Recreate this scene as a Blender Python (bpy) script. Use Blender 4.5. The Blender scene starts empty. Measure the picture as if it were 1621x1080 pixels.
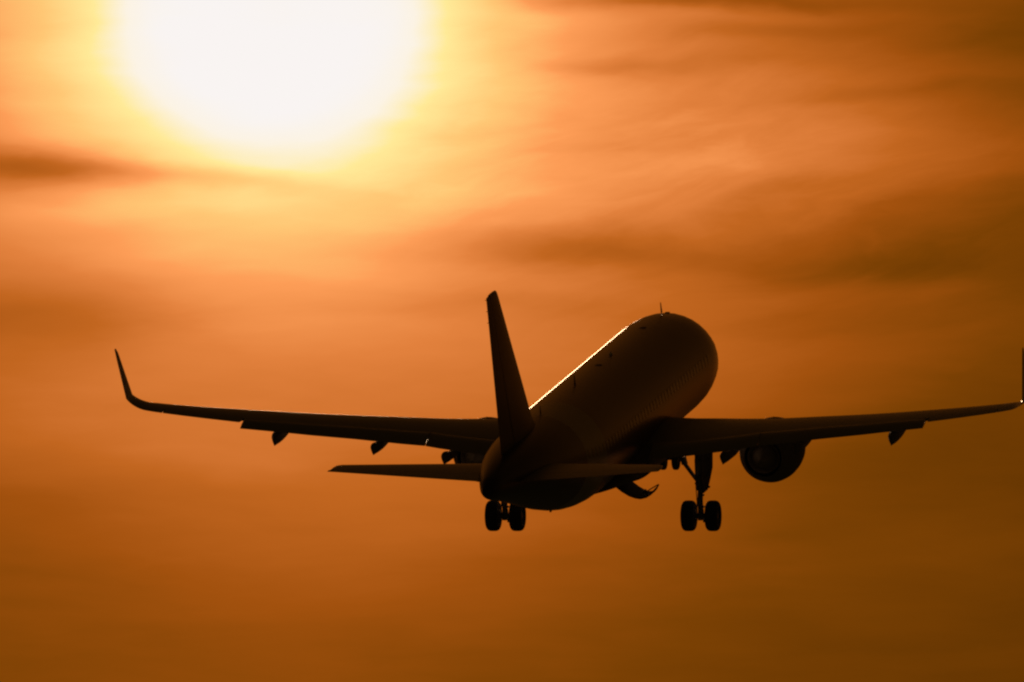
import bpy, bmesh, math, random
from mathutils import Vector, Matrix
R = math.radians
C = bpy.context.scene.collection
SC = bpy.context.scene

# ---------------------------------------------------------------- camera
ELEV = 6.0                      # the long lens looks 6 degrees above the horizon
cam_d = bpy.data.cameras.new('camera')
cam = bpy.data.objects.new('camera', cam_d); C.objects.link(cam)
cam.location = (0, 0, 1.7)
cam.rotation_euler = (R(90 + ELEV), 0, 0)
cam_d.sensor_width = 36.0
cam_d.lens = 789.4
cam_d.clip_start = 1.0
cam_d.clip_end = 60000
SC.camera = cam

# ---------------------------------------------------------------- sun position (azimuth to the right of north = +, degrees)
SUN_AZ, SUN_EL = -0.613, ELEV + 0.835

# ---------------------------------------------------------------- world: low sun in thin streaked cloud
w = bpy.data.worlds.new('World'); SC.world = w; w.use_nodes = True
nt = w.node_tree; N = nt.nodes; L = nt.links
N.clear()
def nd(t, **k):
    n = N.new(t)
    for a, b in k.items(): setattr(n, a, b)
    return n
def mth(op, a, b=None, clamp=False):
    n = nd('ShaderNodeMath', operation=op, use_clamp=clamp)
    for i, v in enumerate((a, b)):
        if v is None: continue
        if isinstance(v, (int, float)): n.inputs[i].default_value = v
        else: L.new(v, n.inputs[i])
    return n.outputs[0]
out = nd('ShaderNodeOutputWorld'); bg = nd('ShaderNodeBackground')
L.new(bg.outputs[0], out.inputs[0])
tc = nd('ShaderNodeTexCoord'); sep = nd('ShaderNodeSeparateXYZ'); L.new(tc.outputs['Generated'], sep.inputs[0])
az = mth('MULTIPLY', mth('ARCTAN2', sep.outputs[0], sep.outputs[1]), 180 / math.pi)   # azimuth
el = mth('MULTIPLY', mth('ARCSINE', sep.outputs[2]), 180 / math.pi)                   # elevation
cmb = nd('ShaderNodeCombineXYZ'); L.new(az, cmb.inputs[0]); L.new(mth('SUBTRACT', el, ELEV), cmb.inputs[1])
sky_deg = cmb.outputs[0]
def noise(scale_xy, detail, rough, off=(0, 0, 0), vec=None, dist=0.0):
    mp = nd('ShaderNodeMapping'); L.new(vec or sky_deg, mp.inputs[0])
    mp.inputs['Scale'].default_value = (scale_xy[0], scale_xy[1], 1); mp.inputs['Location'].default_value = off
    mp.inputs['Rotation'].default_value = (0, 0, 0)
    n = nd('ShaderNodeTexNoise'); n.inputs['Scale'].default_value = 1; n.inputs['Detail'].default_value = detail
    n.inputs['Roughness'].default_value = rough; n.inputs['Distortion'].default_value = dist
    L.new(mp.outputs[0], n.inputs['Vector']); return n
# wobble the coordinates so that every streak has a ragged, drifting edge
wob = noise((1.3, 4.0), 5, 0.55, (3.1, 7.7, 0))
vs = nd('ShaderNodeVectorMath', operation='SUBTRACT'); L.new(wob.outputs['Color'], vs.inputs[0]); vs.inputs[1].default_value = (.5, .5, .5)
vm = nd('ShaderNodeVectorMath', operation='MULTIPLY'); L.new(vs.outputs[0], vm.inputs[0]); vm.inputs[1].default_value = (.50, .11, 0)
va = nd('ShaderNodeVectorMath', operation='ADD'); L.new(sky_deg, va.inputs[0]); L.new(vm.outputs[0], va.inputs[1])
wdeg = va.outputs[0]
# glow of the veiled sun by angular distance from it
mp = nd('ShaderNodeMapping', vector_type='TEXTURE'); L.new(sky_deg, mp.inputs[0])
mp.inputs['Location'].default_value = (SUN_AZ, SUN_EL - ELEV + .025, 0); mp.inputs['Scale'].default_value = (1.0, 0.96, 1)
ln = nd('ShaderNodeVectorMath', operation='LENGTH'); L.new(mp.outputs[0], ln.inputs[0])
rr = nd('ShaderNodeFloatCurve'); 
mr = nd('ShaderNodeMapRange'); L.new(ln.outputs['Value'], mr.inputs[0]); mr.inputs[1].default_value = 0; mr.inputs[2].default_value = 4.0
L.new(mr.outputs[0], rr.inputs['Value'])
PR = [(0, 1.0), (.29, .995), (.345, .972), (.40, .94), (.455, .905), (.58, .83), (.70, .76), (.80, .69), (1.0, .58), (1.28, .455), (1.54, .34), (1.82, .23), (2.13, .14), (2.6, .07), (4.0, .0)]
cu = rr.mapping.curves[0]
cu.points[0].location = (0, PR[0][1]); cu.points[1].location = (1, PR[-1][1])
for x, y in PR[1:-1]: cu.points.new(x / 4.0, y)
rr.mapping.update()
s = rr.outputs[0]; glow = s
# streaks and bands of cloud: azimuth, elevation above 6 degrees, half length, half height (degrees), tilt, strength
DEG = 0.001612
BANDS = [
 (-1.25, .445, .28, .045, -2, -.33), (-.76, .405, .30, .03, -5, -.12),
 (-1.30, .09, .40, .08, -2, -.12),
 (.72, .205, .60, .05, -2, -.10), (1.20, .235, .40, .06, 8, -.05), (.60, .60, .8, .2, 5, .04),
 (.12, .235, .26, .05, 2, -.12),
 (1.15, .78, .50, .09, 3, -.11), (.62, .79, .30, .030, 2, -.08),
 (.33, .705, .22, .025, 3, -.11), (.50, .865, .42, .022, 0, -.22),
 (1.25, .63, .25, .05, 5, -.06), (1.1, .48, .4, .10, 2, .05), (.85, .62, .6, .22, 5, .045), (-.15, .25, .5, .05, -3, -.03), (1.1, .20, .5, .10, 2, .03), (.95, .63, .30, .02, 3, -.06),
 (.75, .50, .60, .10, 14, .07), (.40, .36, .40, .07, 14, .05), (1.0, .40, .5, .05, 12, .06),
 (-.10, .09, .40, .04, 0, -.05), (.6, -.02, .5, .06, 0, .04),
 (-.75, -.25, .5, .12, -3, .02), (-1.25, -.52, .45, .20, 0, -.07), (-1.25, .02, .5, .10, 0, -.06), (0, -.75, 1.6, .25, 0, -.03), (.95, -.30, .5, .12, 4, -.06),
 (-.45, .20, .45, .06, 2, -.02), (-1.2, .32, .3, .04, 0, .06),
]
for (bx, by, ba, bb, rot, amp) in BANDS:
    m = nd('ShaderNodeMapping', vector_type='TEXTURE'); L.new(wdeg, m.inputs[0])
    m.inputs['Location'].default_value = (bx, by, 0); m.inputs['Rotation'].default_value = (0, 0, R(rot))
    m.inputs['Scale'].default_value = (ba, bb, 1)
    d = nd('ShaderNodeVectorMath', operation='DOT_PRODUCT'); L.new(m.outputs[0], d.inputs[0]); L.new(m.outputs[0], d.inputs[1])
    s = mth('ADD', s, mth('MULTIPLY', mth('EXPONENT', mth('MULTIPLY', d.outputs['Value'], -1.0)), amp))
def add_noise(s, amp, **k):
    n = noise(**k)
    return mth('ADD', s, mth('MULTIPLY', mth('SUBTRACT', n.outputs['Fac'], .5), amp))
s = add_noise(s, .15, scale_xy=(.9, 5.0), detail=6, rough=.5, off=(1.7, 2.2, 0), vec=wdeg)
s = add_noise(s, .05, scale_xy=(2.6, 15.0), detail=5, rough=.55, off=(5.7, 1.2, 0), vec=wdeg)
# finer wisps that rise to the right, strongest to the right of the sun
mw = nd('ShaderNodeMapping', vector_type='TEXTURE'); L.new(wdeg, mw.inputs[0]); mw.inputs['Location'].default_value = (.62, .42, 0); mw.inputs['Scale'].default_value = (.85, .40, 1)
dw = nd('ShaderNodeVectorMath', operation='DOT_PRODUCT'); L.new(mw.outputs[0], dw.inputs[0]); L.new(mw.outputs[0], dw.inputs[1])
mask = mth('EXPONENT', mth('MULTIPLY', dw.outputs['Value'], -1.0))
mro = nd('ShaderNodeMapping'); L.new(wdeg, mro.inputs[0]); mro.inputs['Rotation'].default_value = (0, 0, R(-15))
wn = noise((2.0, 9.5), 8, .58, (8.3, 4.4, 0), vec=mro.outputs[0], dist=.35)
s = mth('ADD', s, mth('MULTIPLY', mth('MULTIPLY', mth('SUBTRACT', wn.outputs['Fac'], .5), .26), mask))
near = nd('ShaderNodeMapRange', interpolation_type='SMOOTHSTEP'); L.new(ln.outputs['Value'], near.inputs[0])
near.inputs[1].default_value = .25; near.inputs[2].default_value = .72; near.inputs[3].default_value = .28; near.inputs[4].default_value = 1
s = mth('ADD', glow, mth('MULTIPLY', mth('SUBTRACT', s, glow), near.outputs[0]))
s = mth('MINIMUM', mth('MAXIMUM', s, 0.0), 1.0)
ramp = nd('ShaderNodeValToRGB'); L.new(s, ramp.inputs[0])
def lin(c): return tuple(((v / 255) / 12.92 if v / 255 < .04045 else ((v / 255 + .055) / 1.055) ** 2.4) for v in c) + (1,)
RAMP = [(0, (85, 46, 1)), (.15, (122, 64, 4)), (.3, (162, 81, 14)), (.45, (194, 102, 32)), (.6, (226, 129, 61)),
        (.72, (253, 157, 87)), (.82, (255, 199, 117)), (.90, (255, 234, 152)), (.955, (252, 243, 228)), (1, (249, 244, 242))]
e_ = ramp.color_ramp.elements
e_[0].position = 0; e_[0].color = lin(RAMP[0][1]); e_[1].position = 1; e_[1].color = lin(RAMP[-1][1])
for p_, c_ in RAMP[1:-1]:
    x = e_.new(p_); x.color = lin(c_)
# the rest of the dome: a physical dusk sky, dim and warm, everywhere away from the glow
sky = nd('ShaderNodeTexSky', sky_type='NISHITA', sun_disc=False)
sky.sun_elevation = R(SUN_EL); sky.sun_rotation = R(SUN_AZ); sky.dust_density = 4.0; sky.altitude = 100
tint = nd('ShaderNodeMix', data_type='RGBA', blend_type='MULTIPLY'); tint.inputs[0].default_value = 1
L.new(sky.outputs[0], tint.inputs[6]); tint.inputs[7].default_value = (1.0, .38, .07, 1)
dim = nd('ShaderNodeMix', data_type='RGBA', blend_type='MULTIPLY'); dim.inputs[0].default_value = 1
L.new(tint.outputs[2], dim.inputs[6]); DIM = .014; dim.inputs[7].default_value = (DIM, DIM, DIM, 1)
blend = nd('ShaderNodeMapRange', interpolation_type='SMOOTHSTEP'); L.new(ln.outputs['Value'], blend.inputs[0])
blend.inputs[1].default_value = 2.4; blend.inputs[2].default_value = 16.0; blend.inputs[3].default_value = 0; blend.inputs[4].default_value = 1
mx = nd('ShaderNodeMix', data_type='RGBA'); L.new(blend.outputs[0], mx.inputs[0]); L.new(ramp.outputs[0], mx.inputs[6]); L.new(dim.outputs[2], mx.inputs[7])
L.new(mx.outputs[2], bg.inputs[0]); bg.inputs[1].default_value = 1.0

# ---------------------------------------------------------------- sun lamp
sd = bpy.data.lights.new('sun', 'SUN'); sd.energy = 4.0; sd.angle = R(.53); sd.color = (1.0, .62, .34)
so = bpy.data.objects.new('sun', sd); C.objects.link(so)
a_, e2 = R(SUN_AZ), R(SUN_EL)
to_sun = Vector((math.sin(a_) * math.cos(e2), math.cos(a_) * math.cos(e2), math.sin(e2)))
so.rotation_euler = to_sun.to_track_quat('Z', 'Y').to_euler()
so.location = (-60, 500, 400)

SC.view_settings.view_transform = 'Standard'; SC.view_settings.look = 'None'
SC.view_settings.exposure = 0; SC.view_settings.gamma = 1
SC.render.film_transparent = False
SC.cycles.max_bounces = 6; SC.cycles.caustics_reflective = False; SC.cycles.caustics_refractive = False
SC.cycles.filter_width = 2.3
SC.cycles.sample_clamp_direct = 9

# ---------------------------------------------------------------- materials
def mat(name, col, rough=.4, metal=0.0, coat=0.0, bump=0.0, vary=.12, scale=1.5):
    m = bpy.data.materials.new(name); m.use_nodes = True
    n = m.node_tree.nodes; l = m.node_tree.links; b = n['Principled BSDF']
    b.inputs['Roughness'].default_value = rough; b.inputs['Metallic'].default_value = metal
    b.inputs['Coat Weight'].default_value = coat; b.inputs['Coat Roughness'].default_value = .28
    t = n.new('ShaderNodeTexCoord'); z = n.new('ShaderNodeTexNoise'); z.inputs['Scale'].default_value = scale; z.inputs['Detail'].default_value = 6
    l.new(t.outputs['Object'], z.inputs['Vector'])
    r = n.new('ShaderNodeMapRange'); l.new(z.outputs['Fac'], r.inputs[0]); r.inputs[3].default_value = 1 - vary; r.inputs[4].default_value = 1 + vary
    x = n.new('ShaderNodeMix'); x.data_type = 'RGBA'; x.blend_type = 'MULTIPLY'; x.inputs[0].default_value = 1
    x.inputs[6].default_value = (*col, 1); l.new(r.outputs[0], x.inputs[7]); l.new(x.outputs[2], b.inputs['Base Color'])
    if bump:
        q = n.new('ShaderNodeBump'); q.inputs['Strength'].default_value = bump; q.inputs['Distance'].default_value = .02
        l.new(z.outputs['Fac'], q.inputs['Height']); l.new(q.outputs[0], b.inputs['Normal'])
    return m
M = dict(
    wing=mat('wing_grey_paint', (.30, .28, .26), .42, 0, .05),
    tail=mat('dark_tail_paint', (.07, .045, .035), .45, 0, .05),
    fairing=mat('belly_fairing_paint', (.14, .12, .11), .8),
    nozzle=mat('nozzle_metal', (.30, .25, .21), .65, .3),
    metal=mat('bare_metal', (.45, .44, .43), .35, .9),
    dark=mat('dark_metal', (.06, .06, .06), .5, .5),
    gear=mat('gear_paint', (.14, .13, .12), .6),
    rubber=mat('tyre_rubber', (.025, .024, .023), .8, bump=.3, scale=20),
    glass=mat('window_glass', (.28, .20, .12), .4, 0, .3, vary=.25, scale=3),
    primer=mat('door_primer', (.07, .055, .04), .9),
    black=mat('antenna_black', (.03, .03, .03), .5),
    lens=mat('lamp_lens', (.7, .7, .7), .1, 0, .5),
    ground=mat('dry_grass_ground', (.05, .055, .03), .95, vary=.4, scale=.05),
)
# fuselage paint: darker front body, pale band before the tail, dark tail; riveted skin panels as fine seams
def body_paint():
    m = mat('fuselage_paint', (.2, .2, .2), .40, 0, .12)
    n = m.node_tree.nodes; l = m.node_tree.links; b = n['Principled BSDF']
    t = n.new('ShaderNodeTexCoord'); sp = n.new('ShaderNodeSeparateXYZ'); l.new(t.outputs['Object'], sp.inputs[0])
    r = n.new('ShaderNodeValToRGB'); mr_ = n.new('ShaderNodeMapRange'); l.new(sp.outputs[1], mr_.inputs[0])
    mr_.inputs[1].default_value = -20; mr_.inputs[2].default_value = 18
    l.new(mr_.outputs[0], r.inputs[0]); r.color_ramp.interpolation = 'CONSTANT'
    f = lambda a: (17.7 - a + 20) / 38
    el_ = r.color_ramp.elements; el_[0].position = 0; el_[0].color = (.05, .03, .02, 1)
    el_[1].position = f(28.35); el_[1].color = (.24, .22, .15, 1)
    k = el_.new(f(25.6)); k.color = (.10, .045, .028, 1)
    src = b.inputs['Base Color'].links[0].from_node; l.new(r.outputs[0], src.inputs[6])
    # lap joints every 2.67 m and along the stringers
    w1 = n.new('ShaderNodeMath'); w1.operation = 'PINGPONG'; l.new(sp.outputs[1], w1.inputs[0]); w1.inputs[1].default_value = 1.335
    c1 = n.new('ShaderNodeMath'); c1.operation = 'LESS_THAN'; l.new(w1.outputs[0], c1.inputs[0]); c1.inputs[1].default_value = .012
    q = n.new('ShaderNodeBump'); q.inputs['Strength'].default_value = .5; q.inputs['Distance'].default_value = .01; q.invert = True
    l.new(c1.outputs[0], q.inputs['Height']); l.new(q.outputs[0], b.inputs['Normal'])
    return m
M['body'] = body_paint()

# ---------------------------------------------------------------- mesh helpers.  aircraft frame: a = metres aft of the nose, y = to starboard, z = up
A0 = 17.7
def P(a, y, z): return Vector((y, A0 - a, z))
def finish(name, bm, m, parent, sharp=38, smooth=True):
    bmesh.ops.remove_doubles(bm, verts=bm.verts, dist=1e-5)
    bmesh.ops.recalc_face_normals(bm, faces=bm.faces)
    for f in bm.faces: f.smooth = smooth
    if smooth:
        for e in bm.edges:
            if len(e.link_faces) == 2 and e.calc_face_angle(0) > R(sharp): e.smooth = False
    me = bpy.data.meshes.new(name); bm.to_mesh(me); bm.free()
    for x in (m if isinstance(m, (list, tuple)) else [m]): me.materials.append(x)
    o = bpy.data.objects.new(name, me); C.objects.link(o)
    if parent: o.parent = parent
    return o
def loft(bm, rings, cap0=True, cap1=True, closed=True):
    vr = [[bm.verts.new(p) for p in r] for r in rings]
    n = len(vr[0])
    for a, b in zip(vr, vr[1:]):
        for i in range(n if closed else n - 1):
            bm.faces.new((a[i], a[(i + 1) % n], b[(i + 1) % n], b[i]))
    if closed:
        if cap0: bm.faces.new(vr[0])
        if cap1: bm.faces.new(vr[-1])
    return vr
def tube(bm, pts, rads, n=14, squash=1.0):
    pts = [Vector(p) for p in pts]
    if not isinstance(rads, (list, tuple)): rads = [rads] * len(pts)
    rings = []
    up0 = None
    for i, p in enumerate(pts):
        d = (pts[min(i + 1, len(pts) - 1)] - pts[max(i - 1, 0)]).normalized()
        if up0 is None: up0 = Vector((0, 1, 0)) if abs(d.y) < .8 else Vector((1, 0, 0))
        u = (up0 - d * up0.dot(d)).normalized(); v = d.cross(u)
        rings.append([p + (u * math.cos(t) + v * math.sin(t) * squash) * rads[i] for t in [2 * math.pi * k / n for k in range(n)]])
    loft(bm, rings)
def lathe(bm, origin, axis, prof, n=40, cap=False):
    """prof: (distance along axis, radius)"""
    axis = Vector(axis).normalized(); up = Vector((0, 0, 1)) if abs(axis.z) < .9 else Vector((0, 1, 0))
    u = axis.cross(up).normalized(); v = axis.cross(u)
    rings = [[Vector(origin) + axis * d + (u * math.cos(t) + v * math.sin(t)) * r for t in [2 * math.pi * k / n for k in range(n)]] for d, r in prof]
    loft(bm, rings, cap, cap)
def box(bm, c, sz, rot=None):
    r = bmesh.ops.create_cube(bm, size=1.0)
    mt = Matrix.Translation(c) @ (rot or Matrix.Identity(4)) @ Matrix.Diagonal((*sz, 1))
    bmesh.ops.transform(bm, matrix=mt, verts=r['verts'])
def interp(tab, x):
    """smooth (monotone cubic) interpolation of a table of rows (x, v1, v2, ...)"""
    n = len(tab)
    if x <= tab[0][0]: return tab[0][1:]
    if x >= tab[-1][0]: return tab[-1][1:]
    i = max(k for k in range(n - 1) if tab[k][0] <= x)
    res = []
    for c in range(1, len(tab[0])):
        d = [(tab[k + 1][c] - tab[k][c]) / (tab[k + 1][0] - tab[k][0]) for k in range(n - 1)]
        def m(k):
            if k == 0: return d[0]
            if k == n - 1: return d[-1]
            if d[k - 1] * d[k] <= 0: return 0
            return 2 * d[k - 1] * d[k] / (d[k - 1] + d[k])
        h = tab[i + 1][0] - tab[i][0]; t = (x - tab[i][0]) / h
        res.append((2*t**3-3*t*t+1)*tab[i][c] + (t**3-2*t*t+t)*h*m(i) + (-2*t**3+3*t*t)*tab[i+1][c] + (t**3-t*t)*h*m(i+1))
    return res
def foil(x, tc):                                  # half thickness of a NACA section, closed trailing edge
    return 5 * tc * (.2969 * math.sqrt(max(x, 0)) - .1260 * x - .3516 * x * x + .2843 * x ** 3 - .1036 * x ** 4)
def section(a, y, z, c, tw, tc, cant, cut0=0.0, cut1=1.0, camber=.015, n=18, side=1):
    """aerofoil ring; leading edge at a, y, z; chord c; tw = nose up degrees; cant = tilt of the span direction"""
    up, lo = [], []
    for i in range(n + 1):
        x = cut0 + (cut1 - cut0) * (1 - math.cos(math.pi * i / n)) / 2
        t = foil(x, tc); cb = camber * 4 * x * (1 - x)
        up.append((x, cb + t)); lo.append((x, cb - t))
    pts = up[::-1] + (lo[1:] if cut0 == 0 else lo)
    if cut1 >= .999: pts = pts[:-1]
    ct, st = math.cos(R(tw)), math.sin(R(tw)); cc, sn = math.cos(cant), math.sin(cant)
    res = []
    for x, h in pts:
        xx = (x * ct + h * st) * c; hh = (h * ct - x * st) * c
        res.append(P(a + xx, side * (y - hh * sn), z + hh * cc))
    return res

# ---------------------------------------------------------------- the aircraft's root
plane = bpy.data.objects.new('airliner', None); C.objects.link(plane)
plane['label'] = 'dark backlit twin-engine airliner climbing away with wheels down and upswept wingtips'
plane['category'] = 'airplane'
yaw, pit, rol = 0.21505, 0.17346, -0.0013
Rr = Matrix.Rotation(rol, 4, 'Y'); Rp = Matrix.Rotation(pit, 4, 'X'); Ry = Matrix.Rotation(-yaw, 4, 'Z')
Re = Matrix.Rotation(R(ELEV), 4, 'X')
loc = Matrix.Translation((0, 0, 1.7)) @ Re @ Vector((3.313, 850.2, -2.976))     # 850 m out, about 88 m above the field
plane.matrix_world = Matrix.Translation(loc) @ Re @ Ry @ Rp @ Rr
def part(name, bm, m, parent=None, **k): return finish(name, bm, m, parent or plane, **k)

# ---------------------------------------------------------------- fuselage
FUS = [ # a, half width, top, bottom
 (0.00, .02, -.60, -.64), (.06, .20, -.42, -.82), (.25, .42, -.20, -1.04), (.6, .68, .02, -1.30), (1.1, .96, .25, -1.50),
 (1.7, 1.20, .45, -1.68), (2.3, 1.41, .72, -1.81), (2.9, 1.52, 1.10, -1.90), (3.5, 1.67, 1.42, -1.97), (4.2, 1.80, 1.68, -2.03),
 (5.0, 1.92, 1.90, -2.06), (6.0, 1.975, 2.01, -2.07), (7.0, 1.975, 2.07, -2.07), (23.5, 1.975, 2.07, -2.07), (25, 1.965, 2.07, -2.02), (26.5, 1.92, 2.06, -1.88),
 (28, 1.83, 2.05, -1.62), (30, 1.67, 2.02, -1.18), (32, 1.43, 1.95, -.70), (34, 1.09, 1.80, -.22), (35.5, .77, 1.62, .10), (36.6, .52, 1.42, .33), (37.2, .36, 1.26, .48), (37.5, .22, 1.08, .66)]
def fus_pt(a, th, off=0):
    hw, top, bot = interp(FUS, a)
    c, s_ = math.cos(th), math.sin(th)
    zc = .0 if 5.5 < a < 24 else None
    if zc is None: zc = (top + bot) / 2
    else: zc = 0.0
    # blend centre line
    k = 0
    if a <= 5.5: k = min(1, (5.5 - a) / 2.5)
    if a >= 24: k = min(1, (a - 24) / 4)
    zc = (top + bot) / 2 * k
    rz = (top - zc) if s_ > 0 else (zc - bot)
    return P(a, (hw + off) * c, zc + (rz + off) * s_)
bm = bmesh.new()
NS, PH = 36, 0.0
st = [0, .02, .06, .14, .25, .4, .6, .85, 1.1, 1.4, 1.7, 2, 2.3, 2.6, 2.9, 3.2, 3.5, 3.85, 4.2, 4.6, 5, 5.5, 6, 7, 9, 11, 13, 15, 17, 19, 21, 22.5, 23.5] + [24 + .5 * i for i in range(26)] + [36.9, 37.1, 37.25, 37.4, 37.5]
loft(bm, [[fus_pt(a, 2 * math.pi * (k + PH) / NS) for k in range(NS)] for a in st])
fus = part('fuselage', bm, M['body'])
# tail cone exhaust: short metal pipe
bm = bmesh.new()
lathe(bm, P(37.4, 0, .87), (0, -1, .04), [(0, .20), (.12, .18), (.16, .17), (.16, .14), (.0, .13)], 28)
part('exhaust_pipe', bm, M['dark'], fus)

def patch(bm, a0, a1, t0, t1, off=.004, nx=4, ny=6, rnd=True):
    ac, tc_ = (a0 + a1) / 2, (t0 + t1) / 2
    ring = []
    n = 20
    for k in range(n):
        u = 2 * math.pi * k / n; c, s_ = math.cos(u), math.sin(u)
        ex = .55 if rnd else .25
        x = math.copysign(abs(c) ** ex, c); y = math.copysign(abs(s_) ** ex, s_)
        ring.append((ac + x * (a1 - a0) / 2, tc_ + y * (t1 - t0) / 2))
    o = [bm.verts.new(fus_pt(a, t, off)) for a, t in ring]; i_ = [bm.verts.new(fus_pt(a, t, -.004)) for a, t in ring]
    inn = [bm.verts.new(fus_pt(ac + (a - ac) * .55, tc_ + (t - tc_) * .55, off)) for a, t in ring]
    bm.faces.new(inn)
    for k in range(n):
        j = (k + 1) % n
        bm.faces.new((o[k], o[j], i_[j], i_[k])); bm.faces.new((o[k], o[j], inn[j], inn[k]))
th0, th1 = math.asin(.20 / 2.07), math.asin(.56 / 2.07)
win_mesh = None
a = 6.6
while a < 28.3:
    bm = bmesh.new(); patch(bm, a - .13, a + .13, th0, th1)
    part('cabin_window', bm, M['glass'], fus)
    a += .533
for a0, a1, b0, b1 in ((2.35, 3.0, .42, .80), (3.08, 3.6, .36, .72)):
    for s_ in (0, 1):
        bm = bmesh.new(); t0, t1 = (b0, b1) if s_ == 0 else (math.pi - b1, math.pi - b0)
        patch(bm, a0, a1, t0, t1, rnd=False); part('cockpit_window', bm, M['dark'], fus)

# belly fairing with flat bottom
BF = [(10.3, 1.2, -1.75, -1.98), (11.2, 1.75, -1.1, -2.12), (12.2, 2.08, -.72, -2.26), (13.5, 2.16, -.58, -2.35), (16, 2.18, -.58, -2.37), (18.5, 2.14, -.7, -2.35), (19.6, 2.0, -.95, -2.14), (20.8, 1.85, -1.3, -2.03), (22.2, 1.35, -1.6, -1.98), (23.6, .7, -1.85, -1.9)]
bm = bmesh.new(); rings = []
for i in range(41):
    a = 10.3 + 13.3 * i / 40; hw, top, bot = interp(BF, a); r = []
    zc = max(-1.55, (top + bot) / 2) if False else (top * .45 + bot * .55)
    for k in range(48):
        t = 2 * math.pi * k / 48; c, s_ = math.cos(t), math.sin(t); ex = .80
        yy = math.copysign(abs(c) ** ex, c) * hw
        zz = zc + (math.copysign(abs(s_) ** (.85 if s_ < 0 else .9), s_)) * ((top - zc) if s_ > 0 else (zc - bot))
        r.append(P(a, yy, zz))
    rings.append(r)
loft(bm, rings)
part('belly_fairing', bm, M['fairing'], fus)

# ---------------------------------------------------------------- fin and rudder
def fin_sec(z, aL, c, tc, cut0=0, cut1=1, n=16):
    ring = section(aL, 0, 0, c, 0, tc, 0, cut0, cut1, camber=0, n=n)
    return [Vector((p.z, p.y, z)) for p in ring]
LEz = lambda z: 30.34 + (z - 2.73) * .868 if z > 2.35 else 30.01 - (2.35 - z) * 1.6
TEz = lambda z: 35.02 + (z - 1.6) * .247
bm = bmesh.new(); rs = []
for z, tcx in [(1.5, .105), (2.0, .105), (2.35, .105), (2.73, .105), (4, .105), (5.5, .10), (7, .10), (7.7, .095)]:
    c = TEz(z) - LEz(z); rs.append(fin_sec(z, LEz(z), c, tcx, 0, .70))
for z, dz in [(7.84, .06), (7.92, .18), (7.96, .4)]:
    aL = LEz(7.7) + (z - 7.7) * .868 + dz * .35; c = (TEz(z) - aL)
    rs.append(fin_sec(z, aL, c, .095 * (1 - dz * .9), 0, .70 ))
loft(bm, rs)
fin = part('tail_fin', bm, M['tail'])
bm = bmesh.new(); rs = []
for z in (1.75, 2.5, 4, 5.5, 7, 7.7):
    c = TEz(z) - LEz(z); rs.append(fin_sec(z, LEz(z), c, .10, .708, 1))
z = 7.93; c = TEz(z) - LEz(z); rs.append(fin_sec(z, LEz(z), c, .06, .708, 1))
loft(bm, rs)
rud = part('rudder', bm, M['tail'], fin)
for z in (7.86, 7.42, 6.97):      # static discharge wicks on the trailing edge
    bm = bmesh.new(); tube(bm, [P(TEz(z) - .03, 0, z), P(TEz(z) + .22, 0, z + .015)], [.014, .008], 6)
    part('static_wick', bm, M['black'], rud)

# ---------------------------------------------------------------- tailplane
def tailplane(s_):
    LEa = lambda y: 31.9 + (y - 1) * .65 ; TEa = lambda y: 35.55 + (y - 1) * .22
    Z = lambda y: .805 + (y - 1) * .116
    def sec(y, c0, c1, tc=.10, da=0, dz=0):
        aL = LEa(y) + da; return section(aL, y, Z(y) + dz, TEa(y) - aL, -1.0, tc, .1, c0, c1, camber=-.005, side=s_)
    bm = bmesh.new()
    loft(bm, [sec(.35, 0, .70), sec(1, 0, .70), sec(2.5, 0, .70), sec(4, 0, .70), sec(5.5, 0, .70), sec(6.02, 0, .70), sec(6.17, 0, .70, .085, .08), sec(6.22, 0, .70, .06, .30), sec(6.25, 0, .7, .03, .75)])
    t = part('tailplane', bm, M['wing'])
    bm = bmesh.new()
    loft(bm, [sec(.7, .706, 1), sec(2.5, .706, 1), sec(4, .706, 1), sec(5.5, .706, 1), sec(6.02, .706, 1), sec(6.27, .8, 1, .05)])
    part('elevator', bm, M['wing'], t)
    return t
tailplane(1); tailplane(-1)

# ---------------------------------------------------------------- wings
WLE = lambda y: 12.7 + (y - 1.98) * .51
WTE = lambda y: 18.9 if y < 6.4 else 18.9 + (y - 6.4) * .2736
ZL = [(0, -1.1), (1.98, -1.05), (4.07, -.84), (6.0, -.625), (8.2, -.32), (10.6, .02), (12.3, .29), (14.45, .65), (16.34, 1.0), (17, 1.15)]
TC = [(0, .15), (4, .13), (6.4, .118), (10, .112), (14, .108), (17, .10)]
TW = [(0, 1.6), (4, 1.0), (6.4, .6), (9, .3), (13, 0), (17, 0)]
def wsec(y, cut0=0.0, cut1=1.0, s_=1, dz=0, da=0):
    z = interp(ZL, y)[0]; aL = WLE(y)
    slope = math.atan((interp(ZL, min(y + .2, 16.9))[0] - interp(ZL, y - .2)[0]) / .4) if y > .3 else 0
    return section(aL + da, y, z + dz, WTE(y) - aL, interp(TW, y)[0], interp(TC, y)[0], slope, cut0, cut1, side=s_)
FZ = [(2, -1.27), (2.9, -1.22), (4.5, -1.04), (5.7, -.88), (6.4, -.76), (7, -.68), (9, -.37), (10.5, -.16), (11.4, -.02), (13.25, .25)]
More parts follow.
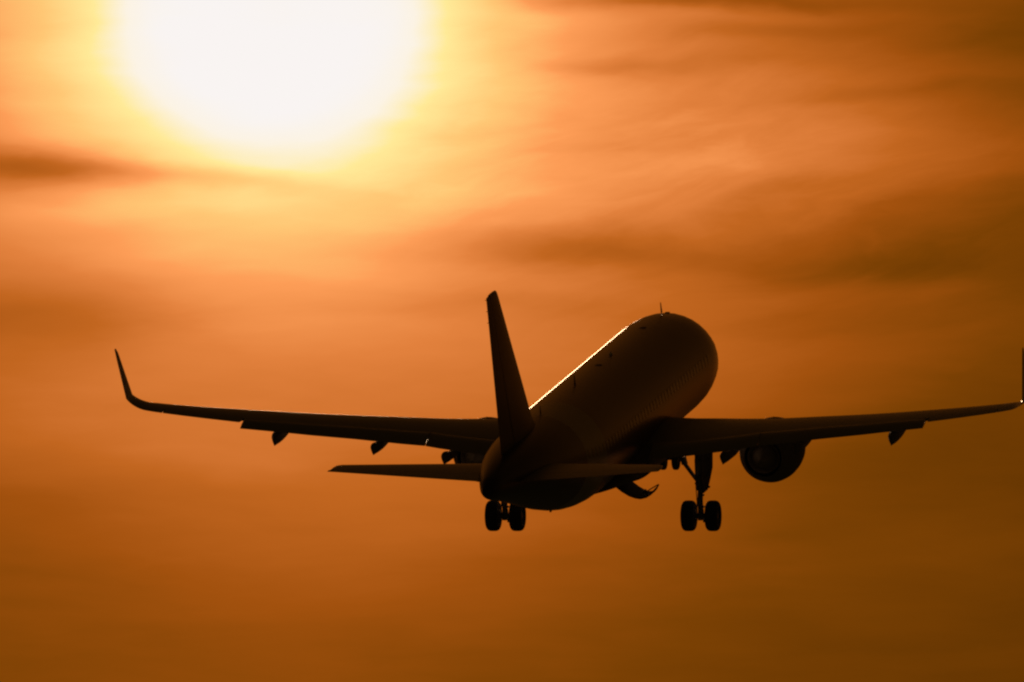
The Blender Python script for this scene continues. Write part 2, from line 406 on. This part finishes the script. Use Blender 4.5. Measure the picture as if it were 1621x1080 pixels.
def wing(s_):
    bm = bmesh.new()
    CF = .80
    YF = 13.22
    rs = [wsec(y, 0, CF, s_) for y in (.6, 1.98, 3, 4.07, 5, 6, 6.4, 7, 8.2, 9.4, 10.6, 11.5, 12.3, YF)]
    rs += [wsec(y, 0, .765, s_) for y in (YF + .02, 14.45, 15.4, 16.1)]
    rs2 = [wsec(16.1, 0, 1, s_), wsec(16.34, 0, 1, s_), wsec(16.58, 0, 1, s_)]
    loft(bm, rs)
    # tip and upswept winglet: arc then a straight blade
    y0, z0, sl0, sl1 = 16.6, interp(ZL, 16.6)[0], math.atan(.19), R(82)
    rad = .70
    W = []
    aL0 = WLE(y0); c0 = WTE(y0) - aL0
    for k in range(1, 13):
        t = k / 12; an = sl0 + (sl1 - sl0) * t
        yy = y0 + rad * (math.sin(an) - math.sin(sl0)) * 1.16; zz = z0 + rad * (math.cos(sl0) - math.cos(an))
        aL = aL0 + .66 * t + .60 * t * t; c = c0 * (1 - .36 * t)
        W.append(section(aL, yy, zz, c, 0, .10 - .015 * t, an, 0, 1, side=s_))
    an = sl1; y1, z1, a1, c1 = yy, zz, aL, c
    H = 3.66 - z1
    for k in range(1, 11):
        t = k / 10; y_ = y1 + H * t * .105; z_ = z1 + H * t; a_ = a1 + 1.33 * t; c_ = c1 * (1 - t) + .36 * t
        if k == 10: c_ *= .6; a_ += .12
        if k == 9: c_ *= .97; 
        W.append(section(a_, y_, z_, c_, 0, .085, an, 0, 1, side=s_))
    bmw = bmesh.new(); loft(bmw, rs2 + W)
    w_ = part('wing', bm, M['wing'])
    part('winglet', bmw, M['wing'], w_)
    # flaps, extended aft and down
    def mk(y0, y1):
        b = bmesh.new(); r = []; n = 8; defl = 14      # trailing edge down
        for i in range(n + 1):
            y = y0 + (y1 - y0) * i / n
            c = WTE(y) - WLE(y); zt = interp(FZ, y)[0] + .045
            cf = .25 + .24 * c if y > 6.4 else .25 + .24 * (WTE(6.4) - WLE(6.4)) * (1 + (6.4 - y) * .06)
            te = WTE(y) + .03 * c + .36
            r.append(section(te - cf * math.cos(R(defl)), y, zt + cf * math.sin(R(defl)), cf, defl, .15, .10, 0, 1, camber=.03, n=12, side=s_))
        loft(b, r); return b
    part('inboard_flap', mk(2.2, 6.385), M['wing'], w_)
    part('outboard_flap', mk(6.41, 13.15), M['wing'], w_)
    b = bmesh.new(); loft(b, [wsec(y, .772, 1, s_) for y in (YF + .06, 14.4, 15.3, 16.06)]); part('aileron', b, M['wing'], w_)
    # slats: curved noses in front of the leading edge
    for y0, y1 in ((3.0, 4.9), (6.6, 9.0), (9.03, 11.4), (11.43, 13.8), (13.83, 16.1)):
        b = bmesh.new(); r = []
        for i in range(5):
            y = y0 + (y1 - y0) * i / 4; c = WTE(y) - WLE(y); z = interp(ZL, y)[0]; tc_ = interp(TC, y)[0]; al = WLE(y)
            prof = []
            for k in range(9):      # outer skin from upper rear round the nose to lower rear
                u = 1 - k / 8 * 1.35; x = u * u * .13; sg = 1 if u >= 0 else -1
                prof.append((x - .045, sg * foil(x, tc_) + .0 - .018))
            inner = [(x + .012, h * .55 - .004) for x, h in prof[::-1]][1:-1]
            r.append([P(al + x * c, s_ * y, z + h * c) for x, h in prof + inner])
        loft(b, r); part('slat', b, M['wing'], w_)
    # flap track fairings
    for y, at, zt in ((5.38, 20.9, -1.16), (8.15, 20.7, -.83), (11.9, 21.0, -.42)):
        b = bmesh.new(); r = []
        ta = WTE(y) + .36 + .02 * (WTE(y) - WLE(y)); zfl = interp(FZ, y)[0] + .02; zw = interp(ZL, y)[0] - .03 * (WTE(y) - WLE(y))
        for i in range(17):
            d = 3.1 * (i / 16) ** 1.15; aa = at - d
            bot = zt + (0 if d < .9 else (zw - .12 - zt) * ((d - .9) / 2.2) ** 2.2)
            top = zfl + .173 * (aa - ta) - .05 * max(0, 1 - d / .35) if aa > ta else (zfl + (zw - zfl) * min(1, (ta - aa) / 1.6))
            top = max(top, bot + .02)
            hw = .20 * min(1, (d / .5 + .03) ** .6) * min(1, ((3.16 - d) / .8)) + .012
            h = (top - bot) / 2; zc = (top + bot) / 2
            r.append([P(aa, s_ * (y + hw * math.cos(q) * (1 if math.sin(q) > 0 else 1 - .25 * abs(math.sin(q)) ** 2)), zc + h * math.sin(q)) for q in [2 * math.pi * k / 18 for k in range(18)]])
        loft(b, r); part('flap_track_fairing', b, M['fairing'], w_)
    # wing root fillet at the leading edge
    # navigation lamp at the bend of the tip
    b = bmesh.new(); bmesh.ops.create_uvsphere(b, u_segments=12, v_segments=8, radius=.06)
    bmesh.ops.transform(b, matrix=Matrix.Translation(P(WLE(16.5) + .02, s_ * 16.5, 1.03)) @ Matrix.Diagonal((1, 1.6, .6, 1)), verts=b.verts)
    part('navigation_light', b, M['lens'], w_)
    return w_
wr = wing(1); wl = wing(-1)

# ---------------------------------------------------------------- engines
def engine(s_):
    y, z = 5.58 * s_, -2.07
    o = P(11.35, y, z); ax = Vector((s_ * -.0, -1, .0))
    bm = bmesh.new()
    outer = [(.0, .90), (-.04, .93), (.0, .96), (.1, 1.02), (.3, 1.09), (.6, 1.15), (1.0, 1.195), (1.4, 1.21), (1.8, 1.18), (2.2, 1.09), (2.6, .95), (2.95, .80), (3.1, .74)]
    inner = [(3.1, .72), (2.8, .76), (2.4, .84), (1.4, .86), (.7, .84), (.2, .85), (.0, .90)]
    lathe(bm, o, ax, outer + inner, 56)
    n = part('engine', bm, M['fairing'])
    bm = bmesh.new(); lathe(bm, o, ax, [(1.25, .01), (1.25, .2), (.9, .2), (.6, .1), (.5, .01)], 32); part('spinner', bm, M['dark'], n)
    bm = bmesh.new()
    for k in range(22):
        t = 2 * math.pi * k / 22; u = Vector((math.cos(t), 0, math.sin(t))); v = Vector((-math.sin(t), 0, math.cos(t)))
        q = [o + ax * 1.1 + u * .18 - v * .04, o + ax * 1.3 + u * .18 + v * .05, o + ax * 1.42 + u * .84 + v * .13, o + ax * 1.12 + u * .84 - v * .13]
        vs_ = [bm.verts.new(p) for p in q] + [bm.verts.new(p + ax * .02) for p in q]
        for f in ((0, 1, 2, 3), (7, 6, 5, 4), (0, 4, 5, 1), (1, 5, 6, 2), (2, 6, 7, 3), (3, 7, 4, 0)): bm.faces.new([vs_[i] for i in f])
    part('fan', bm, M['dark'], n)
    bm = bmesh.new(); lathe(bm, o, ax, [(1.6, .86), (1.6, .3), (2.4, .66), (2.98, .62), (2.98, .585), (2.85, .48), (3.25, .30), (3.55, .14), (3.7, .02)], 40); part('exhaust_cone', bm, M['nozzle'], n)
    # pylon: blade from nacelle top up into the wing
    bm = bmesh.new(); rs = []
    for aa, w_, zt, zb in ((12.2, .02, -.86, -1.1), (12.7, .16, -.86, -1.1), (13.3, .24, -.78, -1.2), (14.0, .24, -.70, -1.3), (14.8, .22, -.62, -1.35), (15.6, .2, -.66, -1.3), (16.8, .14, -.75, -1.15), (17.8, .04, -.85, -1.0)):
        zt2, zb2 = zt, zb
        rs.append([P(aa, y + w_ * math.cos(q), (zt2 + zb2) / 2 + (zt2 - zb2) / 2 * math.copysign(abs(math.sin(q)) ** .6, math.sin(q))) for q in [2 * math.pi * k / 14 for k in range(14)]])
    loft(bm, rs); part('pylon', bm, M['wing'], n)
    bm = bmesh.new()
    for q in (1,):
        c = o + ax * 1.1 + Vector((-s_ * math.cos(.65), 0, math.sin(.65))) * 1.27
        box(bm, c, (.22, .8, .03), Matrix.Rotation(s_ * .65, 4, 'Y'))
    part('strake', bm, M['wing'], n)
    return n
engine(1); engine(-1)

# ---------------------------------------------------------------- wheels and gear
def wheel(parent, c, rad, hw):
    bm = bmesh.new()
    sh = hw * .45
    prof = [(-hw * .72, rad * .50), (-hw * .93, rad * .58), (-hw, rad * .72), (-hw * .97, rad * .84), (-hw * .82, rad * .93), (-hw * .58, rad * .985), (-hw * .3, rad), (hw * .3, rad), (hw * .58, rad * .985), (hw * .82, rad * .93), (hw * .97, rad * .84), (hw, rad * .72), (hw * .93, rad * .58), (hw * .72, rad * .50)]
    lathe(bm, c, (1, 0, 0), prof, 48)
    t = finish('wheel', bm, M['rubber'], parent)
    bm = bmesh.new()
    lathe(bm, c, (1, 0, 0), [(-hw * .80, rad * .12), (-hw * .80, rad * .22), (-hw * .45, rad * .30), (-hw * .45, rad * .46), (-hw * .74, rad * .51), (hw * .74, rad * .51), (hw * .45, rad * .46), (hw * .45, rad * .30), (hw * .80, rad * .22), (hw * .80, rad * .12)], 32, cap=True)
    # the hub is part of the wheel's own mesh material-wise
    o = finish('hub', bm, M['gear'], None)
    me = bpy.data.meshes.new('wheel'); b = bmesh.new(); b.from_mesh(t.data); k0 = len(b.faces); b.from_mesh(o.data)
    b.faces.ensure_lookup_table()
    for f in b.faces[k0:]: f.material_index = 1
    b.to_mesh(me); b.free(); me.materials.append(M['rubber']); me.materials.append(M['gear'])
    t.data = me; bpy.data.objects.remove(o)
    return t
def main_gear(s_):
    bm = bmesh.new()
    yt, yb, ax_z = 3.72, 3.79, -3.70
    tube(bm, [P(17.45, s_ * yt, -.95), P(17.55, s_ * (yt + .02), -1.6), P(17.66, s_ * (yt + .07), -2.62), P(17.66, s_ * (yt + .07), -2.66)], [.15, .145, .13, .10], 18)
    tube(bm, [P(17.66, s_ * (yt + .07), -2.6), P(17.71, s_ * yb, -3.69)], [.088, .085], 16)
    tube(bm, [P(17.66, s_ * (yt + .07), -2.5), P(17.665, s_ * (yt + .07), -2.72)], [.155, .155], 18)
    tube(bm, [P(17.70, s_ * yb, -3.45), P(17.71, s_ * yb, -3.86)], [.115, .13], 16)
    tube(bm, [P(17.71, s_ * yb - .42, ax_z), P(17.71, s_ * yb - .12, ax_z), P(17.71, s_ * yb + .12, ax_z), P(17.71, s_ * yb + .42, ax_z)], [.07, .10, .10, .07], 14)
    for q in (-1, 1):       # brake packs at the inner faces of the wheels
        lathe(bm, P(17.71, s_ * yb + q * .17, ax_z), (q, 0, 0), [(0, .08), (0, .16), (.05, .24), (.14, .27), (.22, .27)], 24, cap=True)
        box(bm, P(17.9, s_ * yb + q * .15, ax_z - .16), (.06, .10, .10))
    # hydraulic pipes and clamps
    tube(bm, [P(17.84, s_ * (yt + .07) - .13, -1.5), P(17.82, s_ * (yt + .07) - .13, -2.6), P(17.86, s_ * yb - .10, -3.1), P(17.84, s_ * yb - .12, -3.6)], .018, 8)
    tube(bm, [P(17.84, s_ * (yt + .07) + .12, -2.0), P(17.84, s_ * (yt + .07) + .13, -2.7), P(17.9, s_ * yb + .12, -3.1), P(17.84, s_ * yb + .12, -3.6)], .018, 8)
    for zz, dy in ((-2.45, -.13), (-2.9, .10), (-3.05, -.09), (-3.35, .10)):
        box(bm, P(17.72, s_ * yb + dy, zz), (.10, .14, .06))
    g = part('main_landing_gear', bm, M['gear'])
    for q in (-1, 1): wheel(g, P(17.71, s_ * yb + q * .465, ax_z), .585, .242)
    # side stay
    bm = bmesh.new(); tube(bm, [P(17.35, s_ * 2.9, -1.25), P(17.4, s_ * 3.12, -1.68), P(17.55, s_ * 3.70, -2.44)], [.10, .085, .07], 12)
    tube(bm, [P(17.35, s_ * 3.1, -1.5), P(17.38, s_ * 3.17, -1.78)], [.12, .12], 10)
    part('side_stay', bm, M['gear'], g)
    # torque links behind the leg
    bm = bmesh.new()
    tube(bm, [P(17.78, s_ * yb, -2.68), P(18.12, s_ * yb, -3.12)], [.075, .04], 8); tube(bm, [P(18.12, s_ * yb, -3.12), P(17.82, s_ * yb, -3.55)], [.04, .075], 8)
    part('torque_link', bm, M['gear'], g)
    # door plate carried on the leg
    bm = bmesh.new()
    ol = [(16.8, -1.05), (18.8, -1.05), (18.85, -1.5), (18.8, -2.12), (18.4, -2.45), (18.1, -2.76), (17.3, -2.76), (17.1, -2.4), (16.8, -2.0)]
    f1, f2 = [], []
    for aa, zz in ol:
        t = max(0, min(1, (-zz - 1.05) / 1.7)); yy = 4.14 - .07 * t - (.0 if zz > -2.2 else .07 * ((-zz - 2.2) / .5))
        f1.append(bm.verts.new(P(aa, s_ * (yy + .02), zz))); f2.append(bm.verts.new(P(aa, s_ * (yy - .03), zz)))
    bm.faces.new(f1); bm.faces.new(f2[::-1])
    for i in range(len(ol)): j = (i + 1) % len(ol); bm.faces.new((f1[i], f1[j], f2[j], f2[i]))
    for zz in (-1.5, -2.1, -2.6): box(bm, P(17.66, s_ * 3.98, zz), (.36, .5 if zz > -2.3 else .2, .05))
    part('leg_door', bm, M['primer'], g, smooth=False)
    return g
main_gear(1); main_gear(-1)
bm = bmesh.new()
tube(bm, [P(5.3, 0, -1.6), P(5.1, 0, -3.0)], [.11, .10], 14); tube(bm, [P(5.1, 0, -2.9), P(5.07, 0, -3.78)], [.06, .06], 12)
tube(bm, [P(5.07, -.3, -3.79), P(5.07, .3, -3.79)], .05, 10); tube(bm, [P(3.9, 0, -1.8), P(5.1, 0, -2.8)], .05, 8)
ng = part('nose_landing_gear', bm, M['gear'])
for q in (-1, 1): wheel(ng, P(5.07, -.06 + q * .25, -3.84), .38, .12)
for q in (-1, 1):
    bm = bmesh.new()
    ol = [(5.2, -1.95), (6.0, -1.98), (6.0, -2.5), (5.3, -2.5)]
    f1 = [bm.verts.new(P(a, q * (.42 + (-z - 1.95) * .25), z)) for a, z in ol]; f2 = [bm.verts.new(P(a, q * (.40 + (-z - 1.95) * .25), z)) for a, z in ol]
    bm.faces.new(f1); bm.faces.new(f2[::-1])
    for i in range(4): j = (i + 1) % 4; bm.faces.new((f1[i], f1[j], f2[j], f2[i]))
    part('nose_gear_door', bm, M['body'], ng, smooth=False)

# open belly doors of the main wheel wells: curved shells hinged near the keel
def belly_door(s_):
    bm = bmesh.new()
    prof = [(.55, -2.30), (.78, -2.38), (1.0, -2.56), (1.28, -2.74), (1.52, -2.83), (1.72, -2.86), (1.95, -2.81), (2.10, -2.72), (2.22, -2.60), (2.32, -2.45), (2.37, -2.38)]
    aF = [16.9, 16.95, 17.0, 17.1, 17.25, 17.45, 17.7, 17.95, 18.15, 18.3, 18.38]
    aB = [18.9, 18.9, 18.9, 18.88, 18.86, 18.85, 18.82, 18.75, 18.65, 18.55, 18.46]
    T = .07; n = len(prof); rings = []
    for i, (y, z) in enumerate(prof):
        y0, z0 = prof[max(i - 1, 0)]; y1, z1 = prof[min(i + 1, n - 1)]
        d = Vector((y1 - y0, z1 - z0)).normalized(); nn = Vector((-d.y, d.x)) * (T if i < n - 2 else T * .5)
        rings.append([P(aF[i], s_ * y, z), P(aB[i], s_ * y, z), P(aB[i], s_ * (y + nn.x), z + nn.y), P(aF[i], s_ * (y + nn.x), z + nn.y)])
    loft(bm, rings)
    d = part('belly_gear_door', bm, M['primer'], fus)
    b = bmesh.new()
    tube(b, [P(18.3, s_ * 1.85, -2.66), P(18.4, s_ * 2.1, -2.50), P(18.42, s_ * 2.35, -2.36)], .022, 8)
    tube(b, [P(18.4, s_ * 1.9, -2.74), P(18.4, s_ * 1.82, -2.55)], .03, 8); box(b, P(18.3, s_ * 1.78, -2.66), (.12, .2, .10))
    part('door_hinge_rod', b, M['gear'], d)
belly_door(1); belly_door(-1)

# ---------------------------------------------------------------- antennas and small fittings
def blade(a, h, c, lean, tc=.08, y=0):
    bm = bmesh.new(); base = 2.04; rs = []
    for k in range(6):
        t = k / 5; cc = c * (1 - .55 * t); al = a - c / 2 + lean * t
        ring = section(al, 0, 0, cc, 0, tc, 0, 0, 1, camber=0, n=8)
        rs.append([Vector((p.z + y, p.y, base + h * t)) for p in ring])
    loft(bm, rs); part('antenna', bm, M['black'], fus)
blade(5.8, .42, .30, .22); blade(21.8, .42, .34, .22); blade(28.0, .34, .26, .16)
for a, y_ in ((9.3, 0), (17.5, 0)):
    bm = bmesh.new(); bmesh.ops.create_uvsphere(bm, u_segments=16, v_segments=10, radius=1)
    bmesh.ops.transform(bm, matrix=Matrix.Translation(P(a, y_, 2.06)) @ Matrix.Diagonal((.14, .22, .03, 1)), verts=bm.verts); part('antenna_fairing', bm, M['black'], fus)
bm = bmesh.new(); bmesh.ops.create_uvsphere(bm, u_segments=12, v_segments=8, radius=1)
bmesh.ops.transform(bm, matrix=Matrix.Translation(P(15.25, 0, 2.09)) @ Matrix.Diagonal((.06, .10, .09, 1)), verts=bm.verts); part('beacon_light', bm, M['lens'], fus)
bm = bmesh.new(); box(bm, P(5.2, .10, 1.93), (.16, .16, .05)); part('antenna_plate', bm, M['black'], fus)
bm = bmesh.new(); box(bm, P(26.9, .0, -1.82), (.06, .16, .10)); part('drain_mast', bm, M['black'], fus)
bm = bmesh.new(); bmesh.ops.create_uvsphere(bm, u_segments=12, v_segments=8, radius=.05)
bmesh.ops.transform(bm, matrix=Matrix.Translation(P(37.2, -.22, .66)), verts=bm.verts); part('tail_light', bm, M['lens'], fus)

# ---------------------------------------------------------------- ground far below
bm = bmesh.new(); bmesh.ops.create_grid(bm, x_segments=8, y_segments=8, size=25000)
M['ground'].node_tree.nodes['Principled BSDF'].inputs['Specular IOR Level'].default_value = 0
g = finish('ground', bm, M['ground'], None); g['kind'] = 'structure'
